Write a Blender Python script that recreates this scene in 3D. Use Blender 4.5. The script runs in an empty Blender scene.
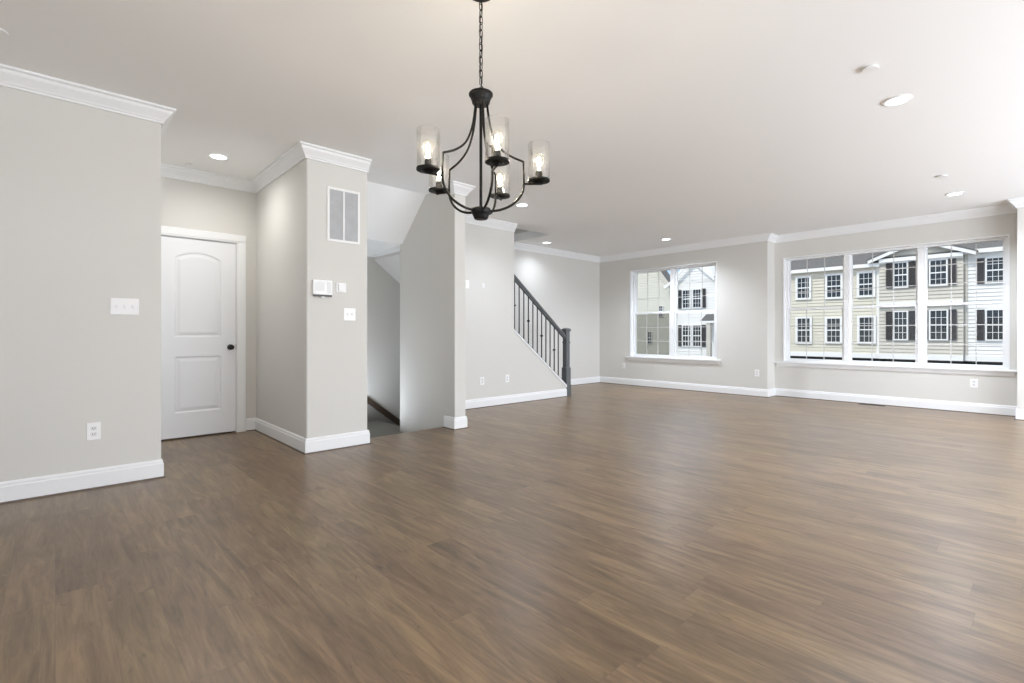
import bpy, bmesh, math, random
from mathutils import Vector
random.seed(7)
C = bpy.context.scene.collection
sc = bpy.context.scene

# ------------------------------------------------------------------ camera
cam_d = bpy.data.cameras.new('camera'); cam = bpy.data.objects.new('camera', cam_d); C.objects.link(cam)
cam.location = (0, 0, 1.069)
cam.rotation_euler = (math.radians(90), 0, math.radians(47.229))
cam_d.sensor_width = 36.0
cam_d.lens = 36.0*493.7/1024
cam_d.shift_y = -0.0076
cam_d.clip_start = 0.02
sc.camera = cam

# ------------------------------------------------------------------ render look
sc.view_settings.view_transform = 'Standard'
sc.view_settings.look = 'None'
sc.view_settings.gamma = 1
sc.view_settings.use_curve_mapping = False
sc.view_settings.exposure = 0.22
try:
    sc.cycles.use_denoising = True
    sc.cycles.max_bounces = 10
    sc.cycles.diffuse_bounces = 7
    sc.cycles.transparent_max_bounces = 24
    sc.cycles.caustics_reflective = False
    sc.cycles.caustics_refractive = False
    sc.cycles.sample_clamp_indirect = 6
except Exception:
    pass

# ------------------------------------------------------------------ world + sun
SKY = 1.22
SUN = 1.95
CAN = 180.0
CANH = 42.0
BULB = 750.0
LC = (0.895, 0.968, 1.075)     # neutral white balance against the warm floor bounce
w = bpy.data.worlds.new('sky'); sc.world = w; w.use_nodes = True
nt = w.node_tree; nt.nodes.clear()
out = nt.nodes.new('ShaderNodeOutputWorld'); bg = nt.nodes.new('ShaderNodeBackground')
tc = nt.nodes.new('ShaderNodeTexCoord'); sp = nt.nodes.new('ShaderNodeSeparateXYZ')
rp = nt.nodes.new('ShaderNodeValToRGB')
rp.color_ramp.elements[0].position = 0.0; rp.color_ramp.elements[0].color = (0.92, 0.93, 0.92, 1)
rp.color_ramp.elements[1].position = 0.10; rp.color_ramp.elements[1].color = (0.42, 0.62, 0.92, 1)
e_ = rp.color_ramp.elements.new(0.03); e_.color = (0.62, 0.76, 0.93, 1)
e_ = rp.color_ramp.elements.new(0.6); e_.color = (0.86, 0.91, 0.97, 1)
nt.links.new(tc.outputs['Generated'], sp.inputs[0]); nt.links.new(sp.outputs['Z'], rp.inputs[0])
nt.links.new(rp.outputs[0], bg.inputs['Color']); bg.inputs['Strength'].default_value = SKY
nt.links.new(bg.outputs[0], out.inputs[0])
sd = bpy.data.lights.new('sun', 'SUN'); sun = bpy.data.objects.new('sun', sd); C.objects.link(sun)
sd.energy = SUN; sd.angle = math.radians(3); sd.color = (1.0, 0.93, 0.84)
sun.rotation_euler = (math.radians(40), 0, math.radians(-25))

def area(name, loc, rot, sx, sy, power, col=(1, 1, 1)):
    l = bpy.data.lights.new(name, 'AREA'); l.shape = 'RECTANGLE'; l.size = sx; l.size_y = sy; l.energy = power; l.color = col
    o = bpy.data.objects.new(name, l); C.objects.link(o); o.location = loc; o.rotation_euler = rot
    return o
# unseen fill light added behind the camera, tilted up at the ceiling
REAR_FILL = 106.0
area('added_fill', (1.05, -2.4, 1.0), (math.radians(148), 0, 0), 2.4, 1.5, REAR_FILL, (0.945, 0.965, 1.0))
SIDE = 355.0  # second added fill light, out of view on the right
area('added_fill', (3.6, 5.2, .9), (0, math.radians(119), 0), 1.3, 6.6, SIDE, LC)
# unseen fill light added at the top of the stair shaft
UP = 9.0
DOWN = 12.5
area('upper_stair_fill', (-6.1, 4.4, 5.38), (0, 0, 0), .4, .4, UP, LC)

# added upward fill just above the landing, brightens the stairwell
area('lower_stair_fill', (-6.1, 2.8, -.15), (math.radians(180), 0, 0), .5, .5, DOWN, LC)

# ------------------------------------------------------------------ materials
def mat(name, col, rough=0.5, metal=0.0, spec=0.5, bump=None, noise=None, emit=None):
    m = bpy.data.materials.new(name); m.use_nodes = True
    n = m.node_tree.nodes; l = m.node_tree.links; b = n['Principled BSDF']
    b.inputs['Base Color'].default_value = (*col, 1)
    b.inputs['Roughness'].default_value = rough; b.inputs['Metallic'].default_value = metal
    b.inputs['Specular IOR Level'].default_value = spec
    if emit:
        b.inputs['Emission Color'].default_value = (*emit[0], 1); b.inputs['Emission Strength'].default_value = emit[1]
    t = n.new('ShaderNodeTexCoord')
    if noise:
        sc_, amt = noise
        nz = n.new('ShaderNodeTexNoise'); nz.inputs['Scale'].default_value = sc_; nz.inputs['Detail'].default_value = 6
        l.new(t.outputs['Object'], nz.inputs['Vector'])
        mx = n.new('ShaderNodeMix'); mx.data_type = 'RGBA'
        mx.inputs[6].default_value = (*[c*(1-amt) for c in col], 1); mx.inputs[7].default_value = (*[min(1, c*(1+amt)) for c in col], 1)
        l.new(nz.outputs['Fac'], mx.inputs[0]); l.new(mx.outputs[2], b.inputs['Base Color'])
    if bump:
        sc_, st, dist = bump
        nz = n.new('ShaderNodeTexNoise'); nz.inputs['Scale'].default_value = sc_; nz.inputs['Detail'].default_value = 3
        l.new(t.outputs['Object'], nz.inputs['Vector'])
        bp = n.new('ShaderNodeBump'); bp.inputs['Strength'].default_value = st; bp.inputs['Distance'].default_value = dist
        l.new(nz.outputs['Fac'], bp.inputs['Height']); l.new(bp.outputs[0], b.inputs['Normal'])
    return m

M_wall = mat('painted_drywall', (0.655, 0.645, 0.615), 0.75, spec=0.3, bump=(220, 0.12, 0.002))
M_ceil = mat('ceiling_paint', (0.885, 0.885, 0.88), 0.9, spec=0.2, bump=(180, 0.1, 0.002))
M_trim = mat('white_trim_paint', (0.82, 0.83, 0.84), 0.4, spec=0.5, noise=(3, 0.01))
M_grid = mat('window_grid_vinyl', (0.60, 0.60, 0.59), 0.5, noise=(3, 0.01))
M_door = mat('door_paint', (0.80, 0.815, 0.84), 0.42, noise=(3, 0.01))
M_black = mat('matte_black_metal', (0.005, 0.0045, 0.004), 0.5, metal=0.0, spec=0.22, noise=(30, 0.2))
M_knob = mat('black_hardware', (0.01, 0.01, 0.01), 0.3, metal=0.5, noise=(30, 0.2))
M_plate = mat('white_plastic', (0.86, 0.86, 0.86), 0.35, noise=(5, 0.01))
M_slot = mat('dark_slot', (0.10, 0.10, 0.10), 0.6, noise=(5, 0.1))
M_grey = mat('grey_painted_wood', (0.115, 0.122, 0.128), 0.38, noise=(25, 0.15))
M_iron = mat('black_iron', (0.02, 0.021, 0.023), 0.45, metal=0.4, noise=(30, 0.2))
M_carpet = mat('grey_carpet', (0.20, 0.195, 0.18), 0.95, spec=0.1, noise=(160, 0.25), bump=(400, 0.6, 0.004))
M_strip = mat('dark_wood_cap', (0.06, 0.040, 0.027), 0.5, noise=(20, 0.3))
M_panel = mat('grey_panel', (0.24, 0.235, 0.22), 0.7, noise=(8, 0.08))
M_filter = mat('grille_mesh', (0.50, 0.51, 0.52), 0.7, noise=(14, 0.12))
M_silver = mat('satin_keypad', (0.74, 0.75, 0.75), 0.3, noise=(8, 0.05))
M_reg = mat('bronze_register', (0.05, 0.04, 0.032), 0.5, metal=0.5, noise=(20, 0.2))
M_foot_strip = mat('dark_brown_strip', (0.12, 0.09, 0.07), 0.5, noise=(20, 0.2))
M_cream = mat('cream_vinyl_siding', (0.68, 0.645, 0.55), 0.6, noise=(2, 0.04))
M_greige = mat('greige_vinyl_siding', (0.60, 0.57, 0.51), 0.6, noise=(2, 0.04))
M_wsid = mat('white_vinyl_siding', (0.84, 0.84, 0.83), 0.6, noise=(2, 0.03))
M_near = mat('pale_olive_siding', (0.66, 0.65, 0.58), 0.6, noise=(2, 0.04))
M_xtrim = mat('exterior_white_trim', (0.88, 0.88, 0.88), 0.5, noise=(4, 0.02))
M_shut = mat('dark_shutter', (0.055, 0.052, 0.055), 0.55, noise=(6, 0.2))
M_xpane = mat('dark_window_pane', (0.02, 0.025, 0.03), 0.12, spec=0.6, noise=(1.4, 0.5))
M_shing = mat('grey_asphalt_shingle', (0.12, 0.118, 0.12), 0.9, noise=(9, 0.55))
M_dark = mat('dark_garage_recess', (0.03, 0.03, 0.03), 0.8, noise=(2, 0.3))
M_asph = mat('asphalt', (0.16, 0.16, 0.16), 0.9, noise=(4, 0.2))
M_led = mat('led_diffuser', (1, 1, 1), 0.5, emit=(LC, 6.0))
M_fil = mat('glowing_filament', (1, 0.8, 0.5), 0.5, emit=((1.0, 0.87, 0.68), BULB))

def glass(name, tint=(1, 1, 1), ior=1.45, boost=1.0, rough=0.0, haze=0.0):
    m = bpy.data.materials.new(name); m.use_nodes = True
    n = m.node_tree.nodes; l = m.node_tree.links; n.clear()
    o = n.new('ShaderNodeOutputMaterial'); mx = n.new('ShaderNodeMixShader')
    tr = n.new('ShaderNodeBsdfTransparent'); gl = n.new('ShaderNodeBsdfGlossy'); fr = n.new('ShaderNodeFresnel')
    tr.inputs[0].default_value = (*tint, 1); gl.inputs['Roughness'].default_value = rough
    fr.inputs['IOR'].default_value = ior
    mu = n.new('ShaderNodeMath'); mu.operation = 'MULTIPLY'; mu.inputs[1].default_value = boost; mu.use_clamp = True
    l.new(fr.outputs[0], mu.inputs[0]); l.new(mu.outputs[0], mx.inputs[0])
    base_ = tr.outputs[0]
    if haze:
        tl = n.new('ShaderNodeBsdfTranslucent'); tl.inputs[0].default_value = (0.95, 0.94, 0.92, 1)
        hz = n.new('ShaderNodeMixShader'); hz.inputs[0].default_value = haze
        l.new(tr.outputs[0], hz.inputs[1]); l.new(tl.outputs[0], hz.inputs[2]); base_ = hz.outputs[0]
    l.new(base_, mx.inputs[1]); l.new(gl.outputs[0], mx.inputs[2]); l.new(mx.outputs[0], o.inputs[0])
    return m
M_pane = glass('window_glass', (0.98, 0.99, 0.985), 1.35, 0.7)
M_shade = glass('clear_shade_glass', (0.99, 0.99, 0.985), 1.45, 0.5, 0.05, 0.0025)
M_screen = glass('insect_screen_mesh', (0.69, 0.69, 0.67), 1.05, 0.5, 0.5)

def floor_mat():
    m = bpy.data.materials.new('vinyl_wood_planks'); m.use_nodes = True
    n = m.node_tree.nodes; l = m.node_tree.links; b = n['Principled BSDF']
    t = n.new('ShaderNodeTexCoord')
    def math_(op, a, b_=None, c_=None):
        q = n.new('ShaderNodeMath'); q.operation = op
        for i, v in enumerate((a, b_, c_)):
            if v is None: continue
            if isinstance(v, (int, float)): q.inputs[i].default_value = v
            else: l.new(v, q.inputs[i])
        return q.outputs[0]
    s = n.new('ShaderNodeSeparateXYZ'); l.new(t.outputs['Object'], s.inputs[0])
    W, L = 0.152, 1.22
    row = math_('FLOOR', math_('DIVIDE', s.outputs['Y'], W))
    wn = n.new('ShaderNodeTexWhiteNoise'); wn.noise_dimensions = '1D'; l.new(row, wn.inputs['W'])
    xo = math_('ADD', math_('DIVIDE', s.outputs['X'], L), math_('MULTIPLY', wn.outputs['Value'], 7.3))
    col = math_('FLOOR', xo)
    idv = n.new('ShaderNodeCombineXYZ'); l.new(row, idv.inputs[0]); l.new(col, idv.inputs[1])
    wn2 = n.new('ShaderNodeTexWhiteNoise'); wn2.noise_dimensions = '2D'; l.new(idv.outputs[0], wn2.inputs['Vector'])
    rnd = wn2.outputs['Value']
    # grain coordinates: stretched along X, shifted per plank
    def grain(sx, sy, scale, detail, dist, off):
        cv = n.new('ShaderNodeCombineXYZ')
        l.new(math_('MULTIPLY', s.outputs['X'], sx), cv.inputs[0]); l.new(math_('MULTIPLY', s.outputs['Y'], sy), cv.inputs[1])
        l.new(math_('MULTIPLY', rnd, off), cv.inputs[2])
        nz = n.new('ShaderNodeTexNoise'); nz.inputs['Scale'].default_value = scale; nz.inputs['Detail'].default_value = detail
        nz.inputs['Distortion'].default_value = dist; nz.inputs['Roughness'].default_value = 0.6
        l.new(cv.outputs[0], nz.inputs['Vector']); return nz.outputs['Fac']
    g1 = grain(1.1, 7.0, 2.0, 7, 1.1, 37.0)
    g2 = grain(2.2, 34.0, 2.4, 4, 0.3, 91.0)
    g3 = grain(2.4, 9.0, 2.2, 4, 1.8, 53.0)
    r1 = n.new('ShaderNodeValToRGB')
    cr = r1.color_ramp
    cr.elements[0].position = 0.30; cr.elements[0].color = (0.098, 0.064, 0.037, 1)
    cr.elements[1].position = 0.72; cr.elements[1].color = (0.310, 0.212, 0.126, 1)
    q = cr.elements.new(0.50); q.color = (0.182, 0.123, 0.073, 1)
    mixf = math_('ADD', math_('MULTIPLY', g1, 0.72), math_('MULTIPLY', g2, 0.28))
    l.new(math_('ADD', mixf, math_('MULTIPLY', math_('SUBTRACT', rnd, 0.5), 0.10)), r1.inputs[0])
    # knots / dark smoky streaks
    r2 = n.new('ShaderNodeValToRGB'); r2.color_ramp.elements[0].position = 0.62; r2.color_ramp.elements[1].position = 0.76
    r2.color_ramp.elements[0].color = (1, 1, 1, 1); r2.color_ramp.elements[1].color = (0.50, 0.45, 0.42, 1)
    l.new(g3, r2.inputs[0])
    mx = n.new('ShaderNodeMix'); mx.data_type = 'RGBA'; mx.blend_type = 'MULTIPLY'; mx.inputs[0].default_value = 0.9
    l.new(r1.outputs[0], mx.inputs[6]); l.new(r2.outputs[0], mx.inputs[7])
    # warm / cool shift per plank
    mx2 = n.new('ShaderNodeMix'); mx2.data_type = 'RGBA'; mx2.blend_type = 'MULTIPLY'; mx2.inputs[0].default_value = 1
    r3 = n.new('ShaderNodeValToRGB'); r3.color_ramp.elements[0].color = (1.0, 0.95, 0.93, 1); r3.color_ramp.elements[1].color = (0.99, 1.0, 0.88, 1)
    l.new(wn2.outputs['Color'], r3.inputs[0]); l.new(mx.outputs[2], mx2.inputs[6]); l.new(r3.outputs[0], mx2.inputs[7])
    # seams
    fy = math_('FRACT', math_('DIVIDE', s.outputs['Y'], W)); fx = math_('FRACT', xo)
    ey = math_('MINIMUM', fy, math_('SUBTRACT', 1.0, fy)); ex = math_('MINIMUM', fx, math_('SUBTRACT', 1.0, fx))
    sy_ = math_('LESS_THAN', ey, 0.0095); sx_ = math_('LESS_THAN', ex, 0.0016)
    seam = math_('MAXIMUM', sy_, sx_)
    mx3 = n.new('ShaderNodeMix'); mx3.data_type = 'RGBA'
    l.new(math_('MULTIPLY', seam, 0.22), mx3.inputs[0]); l.new(mx2.outputs[2], mx3.inputs[6]); mx3.inputs[7].default_value = (0.07, 0.05, 0.038, 1)
    l.new(mx3.outputs[2], b.inputs['Base Color'])
    b.inputs['Roughness'].default_value = 0.33
    b.inputs['Specular IOR Level'].default_value = 0.62
    bp = n.new('ShaderNodeBump'); bp.inputs['Strength'].default_value = 0.12; bp.inputs['Distance'].default_value = 0.003
    l.new(math_('SUBTRACT', g2, seam), bp.inputs['Height']); l.new(bp.outputs[0], b.inputs['Normal'])
    return m
M_floor = floor_mat()

# ------------------------------------------------------------------ mesh helpers
def box(bm, x0, x1, y0, y1, z0, z1):
    vs = [bm.verts.new((x, y, z)) for x in (min(x0, x1), max(x0, x1)) for y in (min(y0, y1), max(y0, y1)) for z in (min(z0, z1), max(z0, z1))]
    for f in ((0, 1, 3, 2), (4, 6, 7, 5), (0, 4, 5, 1), (2, 3, 7, 6), (0, 2, 6, 4), (1, 5, 7, 3)):
        bm.faces.new([vs[i] for i in f])
def prism(bm, pts, axis, a0, a1):
    """pts: 2D polygon; axis 'x': pts are (y,z); 'y': (x,z); 'z': (x,y)"""
    def P(p, a):
        return {'x': (a, p[0], p[1]), 'y': (p[0], a, p[1]), 'z': (p[0], p[1], a)}[axis]
    A = [bm.verts.new(P(p, a0)) for p in pts]; B = [bm.verts.new(P(p, a1)) for p in pts]
    n = len(pts)
    bm.faces.new(A); bm.faces.new(B[::-1])
    for i in range(n): bm.faces.new([A[i], B[i], B[(i+1) % n], A[(i+1) % n]])
def sweep(bm, path, prof, side=1):
    """path: xy points, room on the left (side=1) or right (-1); prof: closed polygon of (offset, z)"""
    n = len(path); rings = []
    for i, p in enumerate(path):
        p = Vector(p)
        d0 = (p-Vector(path[i-1])).normalized() if i > 0 else None
        d1 = (Vector(path[i+1])-p).normalized() if i < n-1 else None
        if d0 is None: d0 = d1
        if d1 is None: d1 = d0
        n0 = Vector((-d0.y, d0.x))*side; n1 = Vector((-d1.y, d1.x))*side
        m = n0+n1; m = m/(m.length_squared)*2 if m.length > 1e-6 else n0
        rings.append([bm.verts.new((p.x+m.x*o, p.y+m.y*o, z)) for o, z in prof])
    k = len(prof)
    for i in range(n-1):
        for j in range(k):
            bm.faces.new([rings[i][j], rings[i][(j+1) % k], rings[i+1][(j+1) % k], rings[i+1][j]])
    bm.faces.new(rings[0]); bm.faces.new(rings[-1][::-1])
def tube(bm, pts, r, seg=8, r2=None, closed=False):
    pts = [Vector(p) for p in pts]; n = len(pts); rings = []; up = None
    for i, p in enumerate(pts):
        if closed: t = (pts[(i+1) % n]-pts[i-1]).normalized()
        else: t = (pts[min(i+1, n-1)]-pts[max(i-1, 0)]).normalized()
        if up is None:
            up = Vector((0, 0, 1)) if abs(t.z) < 0.9 else Vector((1, 0, 0))
        u = (up-t*up.dot(t)).normalized(); up = u; v = t.cross(u)
        rr = r[i] if isinstance(r, (list, tuple)) else r
        rings.append([bm.verts.new(p+u*math.cos(2*math.pi*j/seg)*rr+v*math.sin(2*math.pi*j/seg)*(r2 or rr)) for j in range(seg)])
    m = n if closed else n-1
    for i in range(m):
        a, b = rings[i], rings[(i+1) % n]
        for j in range(seg): bm.faces.new([a[j], a[(j+1) % seg], b[(j+1) % seg], b[j]])
    if not closed: bm.faces.new(rings[0][::-1]); bm.faces.new(rings[-1])
def lathe(bm, prof, cx=0, cy=0, seg=28, close=False):
    """prof: (r,z) list, spun about vertical axis"""
    rings = []
    for r, z in prof:
        if r < 1e-6: rings.append([bm.verts.new((cx, cy, z))])
        else: rings.append([bm.verts.new((cx+r*math.cos(2*math.pi*j/seg), cy+r*math.sin(2*math.pi*j/seg), z)) for j in range(seg)])
    pairs = list(zip(rings, rings[1:]))
    if close: pairs.append((rings[-1], rings[0]))
    for a, b in pairs:
        for j in range(seg):
            k = (j+1) % seg
            if len(a) == 1 and len(b) == 1: continue
            if len(a) == 1: bm.faces.new([a[0], b[k], b[j]])
            elif len(b) == 1: bm.faces.new([a[j], a[k], b[0]])
            else: bm.faces.new([a[j], a[k], b[k], b[j]])
def obj(name, bm, m, parent=None, smooth=False, bevel=0):
    bmesh.ops.recalc_face_normals(bm, faces=bm.faces)
    me = bpy.data.meshes.new(name); bm.to_mesh(me); bm.free()
    o = bpy.data.objects.new(name, me); C.objects.link(o); me.materials.append(m)
    if parent is not None:
        o.parent = parent
    if smooth:
        for p in me.polygons: p.use_smooth = True
    if bevel:
        b = o.modifiers.new('bevel', 'BEVEL'); b.width = bevel; b.segments = 2; b.limit_method = 'ANGLE'
    return o
def B(): return bmesh.new()
def struct(name, bm, m, parent=None, **k):
    o = obj(name, bm, m, parent, **k)
    if parent is None: o['kind'] = 'structure'
    return o
def empty(name, loc=(0, 0, 0)):
    o = bpy.data.objects.new(name, None); C.objects.link(o); o.location = loc; o.empty_display_size = 0.1
    return o
def tag(o, label, cat, group=None):
    o['label'] = label; o['category'] = cat
    if group: o['group'] = group
    return o
def shift(bm, v): bmesh.ops.translate(bm, verts=bm.verts, vec=v); return bm
def dup(root, loc, label):
    r = root.copy(); C.objects.link(r); r.location = loc; r['label'] = label
    for ch in list(root.children):
        c = ch.copy(); C.objects.link(c); c.parent = r
        for g in ch.children:
            d = g.copy(); C.objects.link(d); d.parent = c
    return r

# ------------------------------------------------------------------ layout (metres; x east, y towards the window wall)
H = 2.74
XL = -4.469          # face of the near left wall, hall block and stairwell return
XD = -5.964          # door wall
XW = -6.648          # outer stair wall
XS = -5.547          # stair wall facing the room
XE = 4.20            # wall on the right, out of frame
YB = -5.0            # wall behind the camera
Y0 = 0.578           # end of left wall
Y1, Y2 = 1.641, 2.227   # hall block
Y3, Y4 = 3.265, 3.416   # stairwell return wall
Y5 = 5.175           # end of full-height stair wall
YN, YJ = 8.771, 9.095
XJ0, XJ1 = -3.17, -0.24
T = 0.12

b = B()
box(b, XD-.12, XE, YB, Y2, -0.3, 0); box(b, -4.70, XE, Y2, Y3, -0.3, 0); box(b, -5.66, XE, Y3+.05, 6.45, -0.3, 0); box(b, -4.70, XE, Y3, Y3+.05, -.3, 0); box(b, XW-.05, XE, 6.45, YJ+.02, -0.3, 0)
struct('floor', b, M_floor)
b = B()
box(b, XW-T, XE, YB, Y2, H, H+.14); box(b, -5.05, XE, Y2, Y3, H, H+.14); box(b, -5.70, XE, Y3, 6.135, H, H+.14); box(b, XW-T, XE, 6.135, YJ+.15, H, H+.14)
struct('ceiling', b, M_ceil)
b = B(); box(b, XD-.0, XL, YB, Y0, 0, H); struct('wall_left', b, M_wall)
b = B(); yo0, yo1, zo = .72, 1.445, 2.05
box(b, XD-.11, XD, Y0, yo0, 0, H); box(b, XD-.11, XD, yo1, Y1, 0, H); box(b, XD-.11, XD, yo0, yo1, zo, H); box(b, XD-.11, XD-.09, yo0, yo1, 0, zo)
struct('wall_door', b, M_wall)
b = B(); box(b, XW, XL, Y1, Y2, -0.3, H); box(b, XW, -4.70, Y1+.4, Y2, -2.8, -.3); struct('wall_block', b, M_wall, bevel=0.015)
b = B(); box(b, -5.66, XL, Y3, Y4, 0, H); box(b, -5.66, -4.70, Y3, Y4, -2.8, 0)
struct('wall_return', b, M_wall, bevel=0.004)
b = B()
kz = lambda y: .165+.772*(6.436-y)
prism(b, [(Y4, -2.8), (6.41, -2.8), (6.41, kz(6.41)), (Y5, kz(Y5)), (Y5, H), (Y4, H)], 'x', XS, XS-.113)
struct('wall_stair', b, M_wall)
b = B(); box(b, XW-T, XW, Y2, YN, -2.8, 5.4); struct('wall_west', b, M_wall)
# upper stair shaft
b = B(); box(b, XW, XS-.113, 6.135, 6.25, H+.14, 5.4); box(b, XS-.113, XS, 2.4, 6.25, H+.14, 5.4); box(b, XW, XS-.113, 2.3, 2.4, H, 5.4); box(b, XW-T, XS, 2.3, 6.25, 5.4, 5.5)
struct('wall_upper', b, M_wall)
# soffit over stairwell
b = B(); prism(b, [(XW, H), (-5.05, H), (-5.60, 2.22), (XW, 2.18)], 'y', Y2, Y3)
box(b, XW, XS-.113, Y3, 3.41, 2.18, 2.4)
struct('ceiling_soffit', b, M_ceil)

# window wall
def wall_with_opening(name, x0, x1, y, y2, ox0, ox1, oz0, oz1):
    b = B()
    box(b, x0, ox0, y, y2, 0, H); box(b, ox1, x1, y, y2, 0, H); box(b, ox0, ox1, y, y2, 0, oz0); box(b, ox0, ox1, y, y2, oz1, H)
    return struct(name, b, M_wall)
W1 = (-5.869, -4.031, .60, 2.38); W2 = (-3.035, -.317, .60, 2.36)
wall_with_opening('wall_north', XW-T, XJ0, YN, YN+.2, *W1)
b = B(); box(b, XJ0-.14, XJ0, YN+.2, YJ+.17, 0, H); struct('wall_bay_return', b, M_wall)
wall_with_opening('wall_bay', XJ0, XJ1, YJ, YJ+.17, *W2)
b = B(); box(b, XJ1, XE+T, YN, YJ+.17, 0, H); struct('wall_corner', b, M_wall)
b = B(); box(b, XE, XE+T, YB-T, YN, 0, H); struct('wall_right', b, M_wall)
# rear wall; its wide glazed opening is added to let daylight in
b = B(); gx0, gx1, gz = -4.0, 0.9, 2.35
box(b, XL-.2, gx0, YB-T, YB, 0, H); box(b, gx1, XE, YB-T, YB, 0, H); box(b, gx0, gx1, YB-T, YB, gz, H)
struct('wall_rear', b, M_wall)

# ------------------------------------------------------------------ crown, baseboard
CR = [(0, H), (0.082, H), (0.082, H-.014), (0.066, H-.022), (0.058, H-.040), (0.040, H-.062), (0.026, H-.080), (0.020, H-.092), (0.014, H-.096), (0.014, H-.110), (0, H-.110)]
def bb(h=0.135, t=0.015):
    return [(0, 0), (t, 0), (t, h-.032), (t-.004, h-.026), (t-.004, h-.012), (t-.009, h), (0, h)]
def crown(n, path, side): b = B(); sweep(b, path, CR, side); return struct(n, b, M_trim)
def base(n, path, side):
    b = B(); sweep(b, path, bb(), side); o = struct(n, b, M_trim)
    s = B(); sweep(s, path, [(.015, 0), (.026, 0), (.024, .007), (.015, .010)], side); obj('foot_strip', s, M_foot_strip, o)  # thin dark brown strip along the foot of the baseboard
    return o
crown('trim_left', [(XL, YB), (XL, Y0), (XD, Y0), (XD, Y1), (XL, Y1), (XL, Y2)], -1)
crown('trim_stair', [(-4.60, Y3), (XL, Y3), (XL, Y4), (XS, Y4), (XS, Y5)], -1)
crown('trim_north', [(XW, 6.135), (XW, YN), (XJ0, YN), (XJ0, YJ), (XJ1, YJ), (XJ1, YN), (XE, YN), (XE, YB)], -1)
base('baseboard_left', [(XL, YB), (XL, Y0), (XD, Y0)], -1)
base('baseboard_block', [(XD, 1.535), (XD, Y1), (XL, Y1), (XL, Y2), (XL-.03, Y2)], -1)
base('baseboard_stair', [(-4.66, Y3), (XL, Y3), (XL, Y4), (XS, Y4), (XS, 6.39)], -1)
base('baseboard_north', [(XW, 6.50), (XW, YN), (XJ0, YN), (XJ0, YJ), (XJ1, YJ), (XJ1, YN), (XE, YN), (XE, YB)], -1)

# ------------------------------------------------------------------ windows
def frame_rect(b, x0, x1, z0, z1, y0, y1, t, tb=None):
    tb = tb or t
    box(b, x0, x0+t, y0, y1, z0, z1); box(b, x1-t, x1, y0, y1, z0, z1)
    box(b, x0+t, x1-t, y0, y1, z0, z0+tb); box(b, x0+t, x1-t, y0, y1, z1-t, z1)
def window(name, O, yw, units, gz0, gz1, screens, stool):
    """units: glass spans; O: opening"""
    root = empty(name, ((O[0]+O[1])/2, yw, O[2])); root['kind'] = 'structure'
    off = Vector((-(O[0]+O[1])/2, -yw, -O[2]))
    def part(n, b, m, par=root, **k): shift(b, off); return obj(n, b, m, par, **k)
    b = B()   # jamb liner standing slightly proud of the wall
    frame_rect(b, O[0], O[1], O[2], O[3], yw-.008, yw+.075, .018); part('jamb_liner', b, M_trim)
    b = B(); yf0, yf1 = yw+.075, yw+.165
    frame_rect(b, O[0], O[1], O[2], O[3], yf0, yf1, .048)
    for (a, c), (d, e) in zip(units, units[1:]):
        m = (c+d)/2; box(b, m-.036, m+.036, yf0-.01, yf1, O[2]+.048, O[3]-.048)
    part('window_frame', b, M_trim)
    zm = (gz0+gz1)/2+.005
    for i, (a, c) in enumerate(units):
        for lower in (True, False):
            z0, z1 = (gz0, zm-.018) if lower else (zm+.018, gz1)
            yy = yw+.095 if lower else yw+.130
            b = B(); t = .030
            frame_rect(b, a-t, c+t, z0-t, z1+t, yy, yy+.032, t); sash = part('sash', b, M_trim)
            b = B(); box(b, a, c, yy+.020, yy+.0225, z0, z1); part('pane', b, M_pane, sash)
            b = B()
            for q in (1, 2):
                x = a+(c-a)*q/3; box(b, x-.0055, x+.0055, yy+.009, yy+.017, z0, z1)
                z = z0+(z1-z0)*q/3; box(b, a, c, yy+.0095, yy+.0165, z-.0055, z+.0055)
            part('muntin_grid', b, M_grid, sash)
            if lower:
                b = B(); box(b, (a+c)/2-.03, (a+c)/2+.03, yy-.010, yy+.005, z1+.008, z1+.026); part('sash_lock', b, M_trim, sash)
        if i in screens:
            b = B(); box(b, a-.01, c+.01, yw+.161, yw+.162, gz0-.01, zm); part('insect_screen', b, M_screen)
    b = B(); box(b, stool[0], stool[1], yw-.045, yw+.08, O[2]-.028, O[2]); part('window_sill', b, M_trim, bevel=.006)
    b = B(); sweep(b, [(stool[0]+.03, yw), (stool[1]-.03, yw)], [(0, O[2]-.028), (.018, O[2]-.028), (.018, O[2]-.075), (.012, O[2]-.085), (.006, O[2]-.095), (0, O[2]-.095)], -1)
    part('window_apron', b, M_trim)
    return root
window('window_1', W1, YN, [(-5.795, -5.03), (-4.878, -4.130)], .645, 2.325, {0}, (-5.95, -3.955))
window('window_2', W2, YJ, [(-2.965, -2.20), (-2.070, -1.288), (-1.158, -.385)], .645, 2.315, set(), (-3.165, -.245))

# unseen sliding glass door, added behind the camera to bring in daylight
rd = empty('added_rear_door', ((gx0+gx1)/2, YB, 0)); rd['kind'] = 'structure'
off = Vector((-(gx0+gx1)/2, -YB, 0))
b = B(); frame_rect(b, gx0, gx1, 0.0, gz, YB-.1, YB-.02, .06)
for q in (1, 2, 3):
    x = gx0+(gx1-gx0)*q/4; box(b, x-.045, x+.045, YB-.1, YB-.02, .06, gz-.06)
shift(b, off); obj('door_frame', b, M_trim, rd)
b = B(); box(b, gx0+.06, gx1-.06, YB-.065, YB-.06, .06, gz-.06); shift(b, off); obj('pane', b, M_pane, rd)

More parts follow.
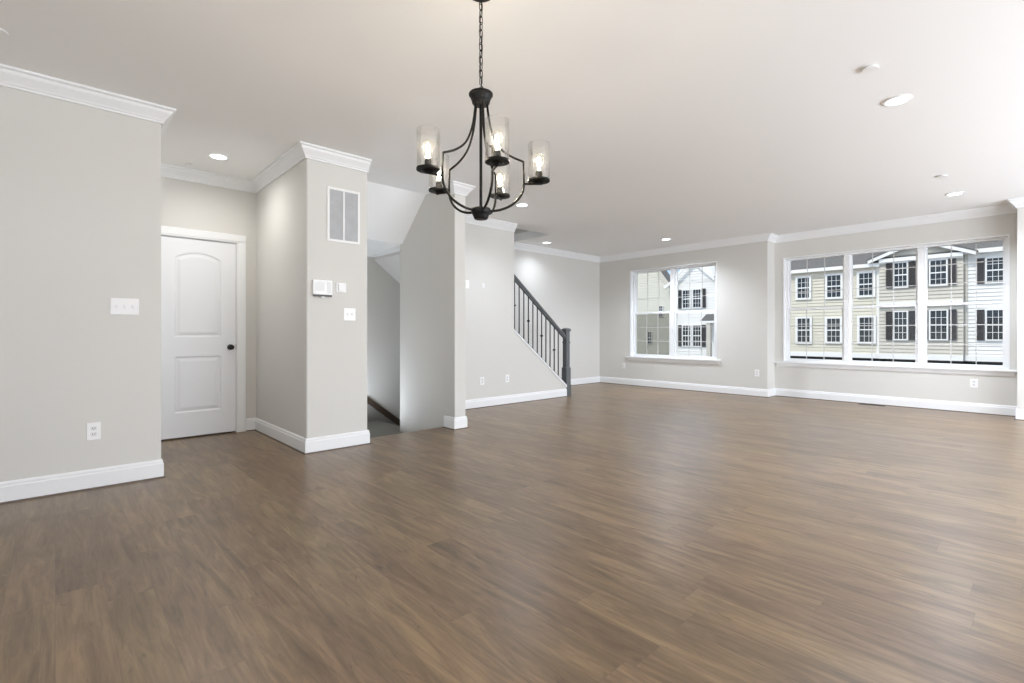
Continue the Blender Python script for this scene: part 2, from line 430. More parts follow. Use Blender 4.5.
# ------------------------------------------------------------------ panelled hall door
def hall_door():
    root = empty('door_1', (XD, 1.09, 0)); root['kind'] = 'structure'; off = Vector((-XD, -1.09, 0))
    ya, yb, za, zb = .730, 1.437, .016, 2.042
    cy = 1.09; hw = .205
    def sd_rect(y, z, z0, z1, hw):
        dy = abs(y-cy)-hw; dz = max(z0-z, z-z1)
        if dy > 0 and dz > 0: return math.hypot(dy, dz)
        return max(dy, dz)
    R = (hw*hw+.062**2)/(2*.062)
    def sdf(y, z):
        lo = sd_rect(y, z, .265, .835, hw)
        zc = 1.845-R+.062
        up = sd_rect(y, z, 1.035, 2.2, hw)
        arc = math.hypot(y-cy, z-zc)-R
        if z > zc: up = max(up, arc)
        return min(lo, up)
    def prof(s):   # 0 outside; groove then raised field
        if s > 0: return 0
        s = -s
        if s < .010: return -.008*(s/.010)
        if s < .020: return -.008
        if s < .050: return -.008+.006*((s-.020)/.030)
        return -.002
    b = B(); ny, nz = 112, 320; g = []
    xf = XD-.004
    for i in range(ny+1):
        y = ya+(yb-ya)*i/ny
        g.append([b.verts.new((xf+prof(sdf(y, za+(zb-za)*j/nz)), y, za+(zb-za)*j/nz)) for j in range(nz+1)])
    for i in range(ny):
        for j in range(nz): b.faces.new([g[i][j], g[i+1][j], g[i+1][j+1], g[i][j+1]])
    # edges and back
    bk = {}
    per = [(i, 0) for i in range(ny)]+[(ny, j) for j in range(nz)]+[(i, nz) for i in range(ny, 0, -1)]+[(0, j) for j in range(nz, 0, -1)]
    back = [b.verts.new((XD-.039, g[i][j].co.y, g[i][j].co.z)) for i, j in per]
    for k in range(len(per)):
        k2 = (k+1) % len(per); i, j = per[k]; i2, j2 = per[k2]
        b.faces.new([g[i][j], g[i2][j2], back[k2], back[k]])
    b.faces.new(back)
    shift(b, off); leaf = obj('door_leaf', b, M_door, root)
    b = B()   # casing: swept profile around the opening, built as two legs and a head
    cw = .088
    for s, e in ((yb+.008, yb+.008+cw), (ya-.008-cw, ya-.008)):
        box(b, XD, XD+.014, s, e, 0, zb+.010); box(b, XD+.014, XD+.020, s+.015 if s > 1 else s, e if s > 1 else e-.015, 0, zb+.01)
    box(b, XD, XD+.014, ya-.008-cw, yb+.008+cw, zb+.010, zb+.010+cw); box(b, XD+.014, XD+.020, ya-.008-cw, yb+.008+cw, zb+.025, zb+.010+cw)
    shift(b, off); obj('door_casing', b, M_trim, root, bevel=.003)
    b = B(); box(b, XD-.09, XD, yb+.0035, yb+.009, 0, zb+.009); box(b, XD-.09, XD, ya-.009, ya-.0035, 0, zb+.009); box(b, XD-.09, XD, ya-.009, yb+.009, zb+.004, zb+.010)
    shift(b, off); obj('door_jamb', b, M_trim, root)
    b = B(); lathe(b, [(0, 0), (.030, 0), (.030, .006), (.012, .010), (.011, .030), (.022, .036), (.028, .048), (.026, .062), (.014, .070), (0, .071)], seg=24)
    bmesh.ops.rotate(b, verts=b.verts, cent=(0, 0, 0), matrix=__import__('mathutils').Matrix.Rotation(math.radians(90), 3, 'Y'))
    shift(b, Vector((XD-.004, 1.385, .925))+off); kn = obj('door_knob', b, M_knob, leaf, smooth=True); kn['label'] = 'round black door knob'
    b = B(); box(b, XD-.006, XD-.002, 1.4375, 1.4405, .895, .955); shift(b, off); obj('latch_plate', b, M_knob, leaf)
hall_door()

# ------------------------------------------------------------------ stairs
st = empty('stairs_up', (XW, 6.35, 0))
tag(st, 'enclosed staircase rising behind the sloped knee wall beside the far left corner', 'staircase')
off = -Vector((XW, 6.35, 0)); rise, run = .19, .254
xa, xb = XW+.002, XS-.115
pts = []
for k in range(11):
    y = 6.35-run*k
    pts += [(y, rise*k), (y, rise*(k+1))]
y_end = 6.35-run*11; pts += [(y_end, rise*11), (y_end, rise*12)]
und = lambda y: 1.823+.75*(3.837-y)
pts += [(3.412, rise*12), (3.412, 2.14), (6.20, max(.012, und(6.2))), (6.35, .0)]
b = B(); prism(b, [(p[0], max(p[1], 0.001)) for p in pts if True][:-1], 'x', xa, xb)
shift(b, off); obj('stair_body', b, M_wall, st)
for k in range(11):
    y = 6.35-run*k; b = B(); box(b, xa, xb, y+.025, y-run, rise*(k+1)+.001, rise*(k+1)+.02); shift(b, off); obj('tread', b, M_carpet, st)

# stairs going down: landing one step below the floor then a flight to the north
sdn = empty('stairs_down', (XW, Y2, -.19))
tag(sdn, 'grey carpeted landing and steps going down in the open stairwell past the thermostat wall', 'staircase')
off = -Vector((XW, Y2, -.19))
b = B(); box(b, XW+.002, -4.702, Y2+.002, Y3-.002, -.40, -.19); box(b, XW+.002, XS-.115, Y3-.002, 3.45, -.40, -.19); shift(b, off); obj('landing', b, M_carpet, sdn)
for k in range(11):
    b = B(); y = 3.45+run*k; z = -.19-rise*(k+1); box(b, XW+.002, XS-.115, y-.02, y+run, z-.2, z); shift(b, off); obj('tread', b, M_carpet, sdn)
cap = lambda y: .155-.762*(y-3.316)
b = B(); prism(b, [(3.0, .155), (3.316, .155), (6.2, cap(6.2)), (6.2, cap(6.2)-.10), (3.30, .065), (3.0, .065)], 'x', XW+.001, XW+.030); shift(b, off)
o = obj('skirt_strip', b, M_strip, sdn); o['label'] = 'dark wood strip sloping down the wall'
b = B(); prism(b, [(2.23, .07), (3.30, .07), (6.2, cap(6.2)-.09), (6.2, cap(6.2)-.7), (3.5, -.38), (2.23, -.38)], 'x', XW+.0015, XW+.016); shift(b, off); obj('sloped_panel', b, M_panel, sdn)  # grey sloped panel on the wall below the dark strip
b = B(); box(b, -7, -4.4, 2.2, 7, -2.9, -2.8); struct('floor_lower', b, M_carpet)

# ------------------------------------------------------------------ stair railing
xc = -5.603
rl = empty('stair_railing', (xc, 6.45, 0))
tag(rl, 'dark grey stair railing with black iron balusters and box newel on the knee wall', 'railing')
off = -Vector((xc, 6.45, 0))
def rbar(b, y0, y1, zf, h, wd):   # bar following the stair slope
    prism(b, [(y0, zf(y0)), (y1, zf(y1)), (y1, zf(y1)-h), (y0, zf(y0)-h)], 'x', xc-wd/2, xc+wd/2)
b = B(); top = lambda y: 1.058+.785*(6.40-y)
rbar(b, 5.18, 6.44, top, .048, .058); rbar(b, 5.18, 6.44, lambda y: top(y)-.048, .030, .040)
shift(b, off); obj('handrail', b, M_grey, rl, bevel=.006)
b = B(); rbar(b, Y5+.003, 6.40, lambda y: kz(y)+.030, .0285, .07); shift(b, off); obj('shoe_rail', b, M_grey, rl)
for i in range(11):
    y = 5.235+.1015*i; z0 = kz(y)+.03; z1 = top(y)-.075
    b = B(); box(b, xc-.0065, xc+.0065, y-.0065, y+.0065, z0-.005, z1+.01)
    shift(b, off); bal = obj('baluster', b, M_iron, rl)
    if i % 3 == 0:
        zm = (z0+z1)/2; b = B()
        lathe(b, [(0, zm-.032), (.008, zm-.028), (.010, zm-.018), (.026, zm-.004), (.026, zm+.004), (.010, zm+.018), (.008, zm+.028), (0, zm+.032)], xc, y, 12)
        shift(b, off); obj('knuckle', b, M_iron, bal, smooth=True)
def newel_post():
    b = B(); cy = 6.455; f = lambda h, z0, z1: box(b, xc-h, xc+h, cy-h, cy+h, z0, z1)
    b2 = b
    f(.060, 0.001, .20); f(.056, .20, .485); f(.050, .485, .497); f(.0435, .497, 1.115)
    f(.052, .910, .930); f(.050, 1.105, 1.120); f(.060, 1.120, 1.150)
    shift(b, off); n = obj('newel_post', b, M_grey, rl, bevel=.003)
    b = B(); c = [b.verts.new((xc+sx*.052, cy+sy*.052, 1.150)) for sx, sy in ((-1, -1), (1, -1), (1, 1), (-1, 1))]
    t = [b.verts.new((xc+sx*.03, cy+sy*.03, 1.166)) for sx, sy in ((-1, -1), (1, -1), (1, 1), (-1, 1))]
    b.faces.new(c[::-1]); b.faces.new(t)
    for i in range(4): b.faces.new([c[i], c[(i+1) % 4], t[(i+1) % 4], t[i]])
    shift(b, off); obj('newel_cap', b, M_grey, n)
newel_post()
# white skirt trim along the knee wall top
b = B(); prism(b, [(Y5, kz(Y5)), (6.40, kz(6.40)), (6.40, kz(6.40)-.035), (Y5, kz(Y5)-.035)], 'x', XS, XS+.010)
struct('trim_knee', b, M_trim)

# ------------------------------------------------------------------ chandelier
def chandelier():
    D = 2.42; yaw = math.radians(47.229)
    v = Vector((-math.sin(yaw), math.cos(yaw))); r = Vector((math.cos(yaw), math.sin(yaw)))
    c = v*D+r*((480.9-512)/493.7*D)
    root = empty('chandelier', (c.x, c.y, H))
    tag(root, 'black five-light chandelier with clear glass cylinder shades hanging on a chain', 'chandelier')
    O = Vector((0, 0, -H))
    def P(n, b, m, par=root, **k): shift(b, O); return obj(n, b, m, par, **k)
    b = B(); lathe(b, [(0, H-.001), (.063, H-.001), (.063, H-.006), (.050, H-.013), (.012, H-.016), (0, H-.016)]); P('canopy', b, M_black, smooth=False)
    b = B(); z = H-.016; k = 0
    while z-.038 > 2.262:
        zc = z-.019; pts = []
        for j in range(16):
            a = 2*math.pi*j/16; u = .0095*math.cos(a); ww = .0105*math.sin(a)+(.010 if math.sin(a) > 0 else -.010 if math.sin(a) < 0 else 0)
            pts.append((u, 0, zc+ww) if k % 2 == 0 else (0, u, zc+ww))
        tube(b, pts, .0021, 6, closed=True); z -= .033; k += 1
    P('chain', b, M_black, smooth=True)
    b = B(); tube(b, [(math.sin(i*1.1)*.003, math.cos(i*1.1)*.003, H-.03-i*.43/12) for i in range(13)], .0022, 6); P('cord', b, M_black)
    b = B(); tube(b, [(math.cos(a)*.017, math.sin(a)*0, 2.262+math.sin(a)*.017) for a in [2*math.pi*j/20 for j in range(20)]], .0028, 6, closed=True); P('hanging_loop', b, M_black, smooth=True)
    b = B(); lathe(b, [(0, 2.248), (.055, 2.248), (.059, 2.244), (.059, 2.236), (.054, 2.230), (.046, 2.212), (.043, 2.198), (.037, 2.190), (0, 2.188)]); P('top_cap', b, M_black)
    b = B(); lathe(b, [(0, 2.21), (.0075, 2.21), (.0075, 1.68), (0, 1.68)], seg=12); P('center_rod', b, M_black)
    b = B(); lathe(b, [(0, 1.682), (.046, 1.682), (.049, 1.676), (.046, 1.660), (.040, 1.650), (.034, 1.634), (.030, 1.630), (0, 1.628)]); P('hub', b, M_black)
    b0 = math.radians(0)
    for i in range(5):
        ang = yaw+math.radians(72*i)    # first arm points along the picture's right
        dx, dy = math.cos(ang), math.sin(ang); n_ = Vector((-dy, dx, 0))
        def Q(rr, z): return (dx*rr, dy*rr, z)
        b = B()
        up = []
        ctrl = [(.030, 2.210), (.034, 2.16), (.050, 2.07), (.085, 1.99), (.140, 1.942), (.208, 1.912)]
        def cat(ps, m=6):
            o = []
            for q in range(len(ps)-1):
                p0, p1, p2, p3 = ps[max(q-1, 0)], ps[q], ps[q+1], ps[min(q+2, len(ps)-1)]
                for s in range(m):
                    t = s/m
                    o.append(tuple(.5*((2*p1[d])+(-p0[d]+p2[d])*t+(2*p0[d]-5*p1[d]+4*p2[d]-p3[d])*t*t+(-p0[d]+3*p1[d]-3*p2[d]+p3[d])*t**3) for d in (0, 1)))
            o.append(ps[-1]); return o
        tube(b, [Q(*p) for p in cat(ctrl)], .0055, 8)
        tube(b, [Q(.208, 1.914), Q(.211, 1.86), Q(.211, 1.800)], .0050, 8)
        low = [(.211, 1.803)]+[(.045+.166*math.cos(a), 1.800-.130*math.sin(a)) for a in [math.radians(q) for q in (15, 30, 45, 60, 75, 88)]]+[(.030, 1.668)]
        tube(b, [Q(*p) for p in cat(low, 4)], .0062, 8)
        tube(b, [Q(.207, 1.803), Q(.300, 1.803)], .0055, 8)
        P('arm', b, M_black, smooth=True)
        px, py = dx*.284, dy*.284
        b = B(); lathe(b, [(0, 1.808), (.020, 1.808), (.030, 1.813), (.054, 1.815), (.054, 1.824), (.020, 1.825), (0, 1.825)], px, py, 32)
        cup = P('light_cup', b, M_black)
        b = B(); lathe(b, [(0, 1.825), (.017, 1.825), (.017, 1.858), (.013, 1.866), (0, 1.866)], px, py, 16); P('socket', b, M_black, cup)
        b = B(); lathe(b, [(.0505, 1.826), (.0525, 1.826), (.0525, 2.000), (.0505, 2.000)], px, py, 40, close=True); P('glass_shade', b, M_shade, cup, smooth=False)
        b = B(); lathe(b, [(.012, 1.866), (.014, 1.874), (.024, 1.890), (.031, 1.910), (.031, 1.924), (.024, 1.943), (.010, 1.954), (0, 1.956)], px, py, 20); P('bulb', b, M_shade, cup, smooth=True)
        b = B(); lathe(b, [(0, 1.884), (.006, 1.888), (.0075, 1.905), (.006, 1.930), (0, 1.934)], px, py, 10); P('filament', b, M_fil, cup)
chandelier()

# ------------------------------------------------------------------ recessed lights and sprinkler covers
def recessed():
    t = empty('recessed_light', (0, 0, H))
    b = B(); lathe(b, [(.066, -.001), (.088, -.001), (.088, -.004), (.082, -.009), (.068, -.011), (.066, -.006)], seg=36, close=True); obj('trim_ring', b, M_plate, t)
    b = B(); lathe(b, [(0, -.002), (.0665, -.002), (.0665, -.008), (0, -.009)], seg=32); obj('diffuser', b, M_led, t)
    ld = bpy.data.lights.new('lamp', 'SPOT'); ld.energy = CAN; ld.color = LC; ld.spot_size = math.radians(150); ld.spot_blend = 1.0; ld.shadow_soft_size = .06
    lo = bpy.data.objects.new('lamp', ld); C.objects.link(lo); lo.parent = t; lo.location = (0, 0, -.016)
    return t
r0 = recessed(); G = 'recessed ceiling lights'
lights = [((-.722, 4.417), 'recessed ceiling light nearest the right front, largest in the picture'),
          ((-.735, 7.86), 'recessed ceiling light close to the crown above the triple window'),
          ((-4.547, 7.906), 'recessed ceiling light in front of the double window'),
          ((-6.20, 6.60), 'recessed ceiling light beside the triangular ceiling opening over the stairs'),
          ((-4.597, 4.429), 'recessed ceiling light just right of the chandelier'),
          ((-5.28, 1.126), 'recessed ceiling light in the short hall before the white door')]
for i, ((x, y), lab) in enumerate(lights):
    o = r0 if i == 0 else dup(r0, (x, y, H), lab)
    o.location = (x, y, H); tag(o, lab, 'ceiling light', G)
    for ch in o.children:     # each fitting carries its own lamp
        if ch.type == 'LIGHT':
            ch.data = ch.data.copy(); ch.data.energy = (CAN*1.2, CAN*1.7, CAN*1.5, CAN*.25, CAN*.45, CANH)[i]
            if i == 5: ch.data.spot_size = math.radians(174); ch.data.color = (1.0, .97, .93)
def sprinkler():
    b = B(); lathe(b, [(0, -.001), (.020, -.001), (.020, -.010), (.043, -.010), (.045, -.013), (.043, -.016), (0, -.017)], seg=28)
    return obj('sprinkler_cover', b, M_plate)
s0 = sprinkler()
spr = [((-.749, 3.753), 'round white sprinkler cover before the brightest recessed light on the right'),
       ((-.743, 6.873), 'round white sprinkler cover near the ceiling light above the triple window'),
       ((-4.481, 6.866), 'round white sprinkler cover on ceiling toward the double window'),
       ((-5.737, .976), 'round white sprinkler cover over the white hall door'),
       ((-3.90, -.235), 'round white sprinkler cover cut by the left edge above the near wall')]
for i, ((x, y), lab) in enumerate(spr):
    o = s0 if i == 0 else s0.copy()
    if i: C.objects.link(o)
    o.location = (x, y, H); tag(o, lab, 'sprinkler cover', 'ceiling sprinkler covers')

# ------------------------------------------------------------------ wall plates
def plate(name, axis, pos, wd, hg, kind, label, cat, gangs=1, rough=None):
    """axis 'x': on a wall facing +x; '-y': on a wall facing -y. Local u along wall, n outwards."""
    root = empty(name, pos); tag(root, label, cat)
    def bx(b, u0, u1, z0, z1, n0, n1):
        if axis == 'x': box(b, n0, n1, u0, u1, z0, z1)
        else: box(b, u0, u1, -n1, -n0, z0, z1)
    b = B(); bx(b, -wd/2, wd/2, -hg/2, hg/2, .0005, .006); obj('cover_plate', b, M_plate, root, bevel=.002)
    if kind == 'outlet':
        for s in (-1, 1):
            b = B(); bx(b, -.016, .016, s*.020-.014, s*.020+.014, .006, .0085); f = obj('receptacle', b, M_silver, root, bevel=.002)
            b = B(); bx(b, -.008, -.005, s*.020-.004, s*.020+.007, .0085, .0092); bx(b, .005, .008, s*.020-.004, s*.020+.007, .0085, .0092); bx(b, -.002, .002, s*.020-.010, s*.020-.006, .0085, .0092)
            obj('slots', b, M_slot, f)
    elif kind == 'switch':
        for g in range(gangs):
            u = (g-(gangs-1)/2)*.046
            b = B(); bx(b, u-.006, u+.006, -.012, .012, .006, .0075); f = obj('toggle_slot', b, M_silver, root)
            b = B(); bx(b, u-.0045, u+.0045, -.002, .009, .0075, .017); obj('toggle', b, M_plate, f)
    elif kind == 'blank':
        b = B(); bx(b, -wd*.28, wd*.28, -hg*.3, hg*.3, .006, .014); obj('sensor_cover', b, M_plate, root, bevel=.002)
    return root
plate('light_switch', 'x', (XL, .364, 1.263), .162, .116, 'switch', 'white three-gang light switch on the near left wall', 'light switch', 3)
plate('wall_outlet', 'x', (XL, .195, .396), .075, .118, 'outlet', 'white wall outlet low on the near left wall', 'outlet')
plate('light_switch', 'x', (XL, 2.042, 1.251), .115, .116, 'switch', 'white two-gang light switch below the thermostat', 'light switch', 2)
plate('wall_outlet', 'x', (XS, 4.540, .384), .078, .116, 'outlet', 'white outlet on the stair wall, nearer the stairwell corner', 'outlet')
plate('wall_outlet', 'x', (XS, 5.028, .390), .078, .116, 'outlet', 'white outlet on the stair wall, nearer the railing', 'outlet')
plate('wall_sensor', 'x', (XS, 4.26, 1.765), .080, .116, 'blank', 'small white wall plate high on the stair wall by its inner corner', 'wall plate')
plate('wall_sensor', 'x', (XS, 4.56, 1.765), .045, .070, 'blank', 'tiny white wall plate high on the middle of stair wall', 'wall plate')
plate('wall_outlet', '-y', (-6.02, YN, .395), .072, .116, 'outlet', 'white outlet under the left corner of the double window', 'outlet')
plate('wall_outlet', '-y', (-3.338, YN, .40), .072, .116, 'outlet', 'white outlet between the double and triple windows', 'outlet')
plate('wall_outlet', '-y', (-.657, YJ, .40), .078, .116, 'outlet', 'white outlet under the right end of the triple window', 'outlet')

# thermostat / keypad
t = empty('thermostat', (XL, 1.778, 1.484)); tag(t, 'wide white thermostat with a dark lower edge on the hall block wall', 'thermostat')
b = B(); box(b, .0005, .026, -.088, .088, -.062, .070); obj('housing', b, M_plate, t, bevel=.004)
b = B(); box(b, .026, .0275, -.070, .015, -.030, .050); obj('display', b, M_silver, t)
b = B(); box(b, .006, .032, -.080, .082, -.078, -.0625); obj('lower_lip', b, M_slot, t)
b = B(); box(b, .002, .034, -.014, .014, -.088, -.0785); obj('release_tab', b, M_plate, t)
b = B(); box(b, .026, .0275, .040, .078, -.045, .055); obj('button_panel', b, M_silver, t)
t = empty('door_chime_sensor', (XL, 1.957, 1.498)); tag(t, 'small square white sensor right of the thermostat', 'sensor')
b = B(); box(b, .0005, .010, -.048, .048, -.044, .044); obj('back_plate', b, M_plate, t, bevel=.003)
b = B(); box(b, .010, .024, -.030, .022, -.034, .034); obj('front_cover', b, M_plate, t, bevel=.004)

# return air grille
t = empty('return_air_grille', (XL, 1.984, 2.171)); tag(t, 'white framed return air grille with two grey panels on the hall block wall', 'vent')
hw, hh = .158, .250
b = B()
def fr(b, u0, u1, z0, z1, n0, n1, t_):
    box(b, n0, n1, u0, u0+t_, z0, z1); box(b, n0, n1, u1-t_, u1, z0, z1); box(b, n0, n1, u0+t_, u1-t_, z0, z0+t_); box(b, n0, n1, u0+t_, u1-t_, z1-t_, z1)
fr(b, -hw, hw, -hh, hh, .0005, .010, .022); box(b, .0005, .009, -.008, .008, -hh+.022, hh-.022); obj('grille_frame', b, M_plate, t, bevel=.002)
for s in (-1, 1):
    u0, u1 = (-hw+.0225, -.0085) if s < 0 else (.0085, hw-.0225)
    b = B(); box(b, .0005, .003, u0, u1, -hh+.0225, hh-.0225); pn = obj('filter_panel', b, M_filter, t)
    b = B(); n = 34
    for i in range(n):
        z = -hh+.03+(2*hh-.06)*i/(n-1); prism(b, [(.003, z-.003), (.0075, z-.005), (.0085, z-.003), (.004, z)], 'y', u0, u1)
    obj('louvers', b, M_filter, pn)

# floor register
t = empty('floor_register', (-1.77, 8.985, 0)); tag(t, 'dark metal floor register against the baseboard below the triple window', 'vent')
b = B(); frx0, frx1, fry0, fry1 = -.16, .16, -.05, .05
box(b, frx0, frx1, fry0, fry0+.012, .0005, .005); box(b, frx0, frx1, fry1-.012, fry1, .0005, .005); box(b, frx0, frx0+.012, fry0+.012, fry1-.012, .0005, .005); box(b, frx1-.012, frx1, fry0+.012, fry1-.012, .0005, .005)
obj('register_frame', b, M_reg, t)
b = B()
for i in range(18):
    x = -.145+.29*i/17; box(b, x-.003, x+.003, fry0+.0125, fry1-.0125, .0005, .004)
obj('register_slats', b, M_reg, t)

# ------------------------------------------------------------------ outside
FY = 37.3
b = B(); box(b, -70, 50, 9.6, 90, -3.2, -3.0); struct('ground', b, M_asph)
def siding(b, x0, x1, y, z0, z1, pitch=.21, lip=.05, clip=None):
    z = z0
    while z < z1-1e-3:
        zt = min(z+pitch, z1)
        a0, a1 = (x0, x1)
        if clip: a0, a1 = clip(z)
        if a1-a0 > .02: prism(b, [(y, z), (y-lip, z), (y-.002, zt), (y, zt)], 'x', a0, a1)
        z += pitch
def ext_window(par, off, x0, x1, z0, z1, y, shut=(False, False), trim=.10, sw=.36, cols=3):
    y -= .045
    b = B(); frame_rect(b, x0-trim, x1+trim, z0-trim, z1+trim, y-.09, y+.02, trim)
    zm = (z0+z1)/2; box(b, x0, x1, y-.06, y+.01, zm-.035, zm+.035); shift(b, off); f = obj('window', b, M_xtrim, par)
    b = B(); box(b, x0, x1, y-.030, y-.025, z0, z1); shift(b, off); obj('pane', b, M_xpane, f)
    b = B()
    for q in range(1, cols): x = x0+(x1-x0)*q/cols; box(b, x-.011, x+.011, y-.045, y-.032, z0, z1)
    for za, zb in ((z0, zm-.035), (zm+.035, z1)):
        z = (za+zb)/2; box(b, x0, x1, y-.044, y-.033, z-.011, z+.011)
    shift(b, off); obj('muntin_grid', b, M_xtrim, f)
    for s, on in ((-1, shut[0]), (1, shut[1])):
        if not on: continue
        xs = x0-trim-.03-sw if s < 0 else x1+trim+.03
        b = B(); frame_rect(b, xs, xs+sw, z0-.05, z1+.05, y-.075, y-.03, .05)
        z = z0
        while z < z1: prism(b, [(y-.035, z), (y-.065, z-.03), (y-.06, z-.04), (y-.035, z-.02)], 'x', xs+.05, xs+sw-.05); z += .07
        box(b, xs+.05, xs+sw-.05, y-.034, y-.030, z0, z1)
        shift(b, off); obj('shutter', b, M_shut, par)
def house(name, label, x0, x1, y, m, zt, z0=-.45, depth=9, clip=None):
    root = empty(name, ((x0+x1)/2, y, -3)); tag(root, label, 'house', 'townhouses across the street')
    off = -root.location
    b = B(); box(b, x0, x1, y, y+depth, z0, zt); siding(b, x0, x1, y, z0, zt)
    shift(b, off); obj('siding_wall', b, m, root)
    b = B(); box(b, x0+.1, x1-.1, y+1.2, y+depth, -3.0, z0-.01); shift(b, off); obj('garage_recess', b, M_dark, root)
    b = B(); box(b, x0, x1, y-.12, y+.3, z0, z0+.30); shift(b, off); obj('base_band', b, M_xtrim, root)
    return root, off
def roof(par, off, x0, x1, y, z, depth=9, pitch=.55, over=.35):
    b = B(); zr = z+pitch*depth/2
    prism(b, [(y-over, z-over*pitch*0), (y+depth/2, zr), (y+depth+over, z), (y+depth+over, z-.05), (y+depth/2, zr-.12), (y-over, z-.05)], 'x', x0, x1)
    shift(b, off); obj('roof', b, M_shing, par)
    b = B(); box(b, x0, x1, y-over-.04, y-over+.02, z-.24, z-.02); box(b, x0, x1, y-over+.02, y, z-.24, z-.20); shift(b, off); obj('eave_fascia', b, M_xtrim, par)
# cream house
hR, o_ = house('townhouse', 'cream sided townhouse with plain white windows and grey roof seen through the triple window', -12.6, -6.95, FY, M_cream, 5.35)
for (a, c, z0, z1) in ((-11.50, -10.80, 3.50, 4.84), (-11.50, -10.76, .52, 2.10), (-9.74, -8.99, 3.46, 4.86), (-9.74, -9.02, .55, 2.05), (-7.98, -7.27, 3.48, 4.85), (-7.96, -7.24, .56, 2.08)):
    ext_window(hR, o_, a, c, z0, z1, FY, trim=.13)
roof(hR, o_, -12.7, -6.9, FY, 5.42)
b = B(); box(b, -7.10, -6.95, FY-.06, FY, -.15, 5.3); shift(b, o_); obj('corner_trim', b, M_xtrim, hR)
# greige gabled house
hG, o_ = house('townhouse', 'greige townhouse under a white-trimmed gable with dark shutters seen through the triple window', -6.93, -3.1, FY-.25, M_greige, 5.55)
for (a, c, z0, z1) in ((-6.16, -5.58, 3.86, 5.28), (-6.16, -5.58, .75, 2.36), (-4.50, -3.82, 3.86, 5.25), (-4.50, -3.80, .76, 2.38)):
    ext_window(hG, o_, a, c, z0, z1, FY-.25, (True, True), trim=.07, sw=.32)
b = B(); box(b, -6.93, -3.1, FY-.40, FY-.25, 2.66, 2.95); shift(b, o_); obj('belt_band', b, M_xtrim, hG)
b = B(); box(b, -6.93, -3.1, FY-.36, FY-.25, 5.30, 5.52); shift(b, o_); obj('frieze_board', b, M_xtrim, hG)
gc = -5.0; gh = lambda x: 5.60+.42*(2.35-abs(x-gc))
b = B(); prism(b, [(gc-2.1, 5.55), (gc+2.1, 5.55), (gc, gh(gc)-.1)], 'y', FY-.25, FY+4)
siding(b, 0, 0, FY-.25, 5.55, 6.5, clip=lambda z: (gc-2.1*(1-(z-5.55)/.95), gc+2.1*(1-(z-5.55)/.95)))
shift(b, o_); obj('gable_wall', b, M_greige, hG)
for s in (-1, 1):
    b = B(); prism(b, [(gc, gh(gc)+.0), (gc+s*2.45, gh(gc+s*2.45)), (gc+s*2.45, gh(gc+s*2.45)-.20), (gc, gh(gc)-.22)], 'y', FY-.60, FY-.52); shift(b, o_); obj('rake_board', b, M_xtrim, hG)
    b = B(); prism(b, [(gc, gh(gc)+.07), (gc+s*2.5, gh(gc+s*2.5)+.07), (gc+s*2.5, gh(gc+s*2.5)+.0), (gc, gh(gc)+.0)], 'y', FY-.62, FY+4); shift(b, o_); obj('gable_roof', b, M_shing, hG)
roof(hG, o_, -6.9, -3.1, FY-.1, 5.62)
# white house right
hW, o_ = house('townhouse', 'white sided townhouse with dark shutters at the right of the triple window view', -3.08, 4.0, FY, M_wsid, 5.50)
for (a, c, z0, z1) in ((-2.17, -1.50, 3.86, 5.15), (-2.17, -1.50, .76, 2.34), (0.3, 1.0, 3.86, 5.15), (.3, 1.0, .76, 2.34)):
    ext_window(hW, o_, a, c, z0, z1, FY, (True, True), trim=.07, sw=.32)
roof(hW, o_, -3.1, 4.0, FY, 5.72)
b = B(); box(b, -3.08, -2.95, FY-.10, FY, -.15, 5.5); shift(b, o_); obj('downspout', b, M_greige, hW)
# white gabled house seen in the double window
hV, o_ = house('townhouse', 'white gabled townhouse with paired shuttered windows seen through the double window', -20.6, -16.4, FY, M_wsid, 5.45, z0=-1.6)
for z0, z1 in ((3.16, 4.55), (.10, 1.72)):
    ext_window(hV, o_, -19.90, -19.24, z0, z1, FY, (True, False), trim=.07, sw=.30)
    ext_window(hV, o_, -19.02, -18.40, z0, z1, FY, (False, True), trim=.07, sw=.30)
gc2 = -19.0; g2 = lambda x: 5.45+.92*(1.75-abs(x-gc2))
b = B(); prism(b, [(gc2-1.7, 5.40), (gc2+1.7, 5.40), (gc2, g2(gc2)-.1)], 'y', FY, FY+4)
siding(b, 0, 0, FY, 5.4, 6.9, clip=lambda z: (gc2-1.7*(1-(z-5.4)/1.55), gc2+1.7*(1-(z-5.4)/1.55)))
shift(b, o_); obj('gable_wall', b, M_wsid, hV)
for s in (-1, 1):
    b = B(); prism(b, [(gc2, g2(gc2)), (gc2+s*1.85, g2(gc2+s*1.85)), (gc2+s*1.85, g2(gc2+s*1.85)-.24), (gc2, g2(gc2)-.26)], 'y', FY-.42, FY-.32); shift(b, o_); obj('rake_board', b, M_xtrim, hV)
b = B(); prism(b, [(FY-.35, 5.42), (FY+4.5, 8.4), (FY+4.5, 8.3), (FY-.35, 5.34)], 'x', gc2+1.75, -13.0); shift(b, o_); obj('roof', b, M_shing, hV)
b = B(); prism(b, [(FY-1.1, 2.05), (FY, 2.62), (FY, 2.0)], 'x', -17.95, -15.9); shift(b, o_); obj('porch_roof', b, M_shing, hV)
b = B(); box(b, -17.95, -15.9, FY-1.15, FY-.0, 1.88, 2.04); shift(b, o_); obj('porch_beam', b, M_xtrim, hV)
b = B(); box(b, -17.45, -17.15, FY-1.1, FY-.8, -3.0, 1.88); shift(b, o_); obj('porch_column', b, M_greige, hV)
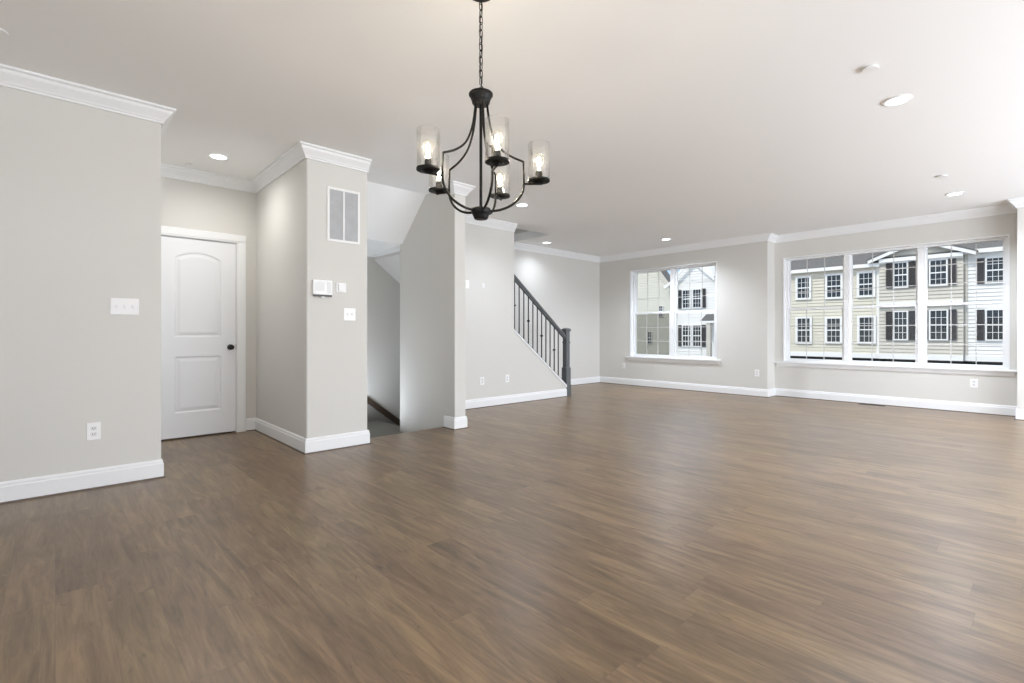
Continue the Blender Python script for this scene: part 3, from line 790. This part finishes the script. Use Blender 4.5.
# house between (mostly hidden by the pier between the windows)
hM, o_ = house('townhouse', 'cream townhouse section between the white gabled house and the cream house', -16.35, -12.65, FY+.3, M_cream, 5.2)
roof(hM, o_, -16.3, -12.7, FY+.3, 5.3)
ext_window(hM, o_, -14.8, -14.1, .55, 2.05, FY+.3, trim=.13); ext_window(hM, o_, -14.8, -14.1, 3.5, 4.85, FY+.3, trim=.13)
# nearer house at the left of the double window
NY = 36.7; xr = -20.62
hN = empty('townhouse', (-25, NY, -3)); o_ = -hN.location
tag(hN, 'pale olive sided house with steep roof edge seen through the double window, left pane', 'house', 'townhouses across the street')
b = B(); prism(b, [(-32, -3), (xr-.12, -3), (xr-.12, 4.80), (-25.5, 11.4), (-32, 4)], 'y', NY, NY+.5)
siding(b, 0, 0, NY, -2.0, 10.2, clip=lambda z: (-31.5, xr-.12 if z < 4.75 else xr-.12-(z-4.75)*.745))
shift(b, o_); obj('siding_wall', b, M_near, hN)
b = B(); prism(b, [(-25.5, 11.75), (xr+.12, 5.02), (xr+.02, 4.72), (-25.5, 11.35)], 'y', NY-.35, NY-.27); shift(b, o_); obj('rake_board', b, M_greige, hN)
b = B(); prism(b, [(-25.5, 11.85), (xr+.2, 5.10), (xr+.12, 5.02), (-25.5, 11.75)], 'y', NY-.40, NY+.5); shift(b, o_); obj('roof', b, M_shing, hN)
b = B(); prism(b, [(xr-.45, 4.90), (xr+.35, 5.32), (xr+.35, 5.06), (xr-.3, 4.72)], 'y', NY-.55, NY-.36); shift(b, o_); obj('eave_return', b, M_xtrim, hN)
ext_window(hN, o_, -21.70, -21.37, 2.49, 3.34, NY, trim=.03, cols=2)
ext_window(hN, o_, -22.75, -22.40, .26, 1.21, NY, trim=.03, cols=2)

# ------------------------------------------------------------------ daylight portals at the glazed openings
def portal(x0, x1, z0, z1, y, rx):
    l = bpy.data.lights.new('daylight_portal', 'AREA'); l.shape = 'RECTANGLE'; l.size = x1-x0; l.size_y = z1-z0
    l.cycles.is_portal = True
    o = bpy.data.objects.new('daylight_portal', l); C.objects.link(o); o.location = ((x0+x1)/2, y, (z0+z1)/2); o.rotation_euler = (math.radians(rx), 0, 0)
portal(W1[0], W1[1], W1[2], W1[3], YN+.2, -90)
portal(W2[0], W2[1], W2[2], W2[3], YJ+.2, -90)
portal(gx0, gx1, 0, gz, YB-.15, 90)
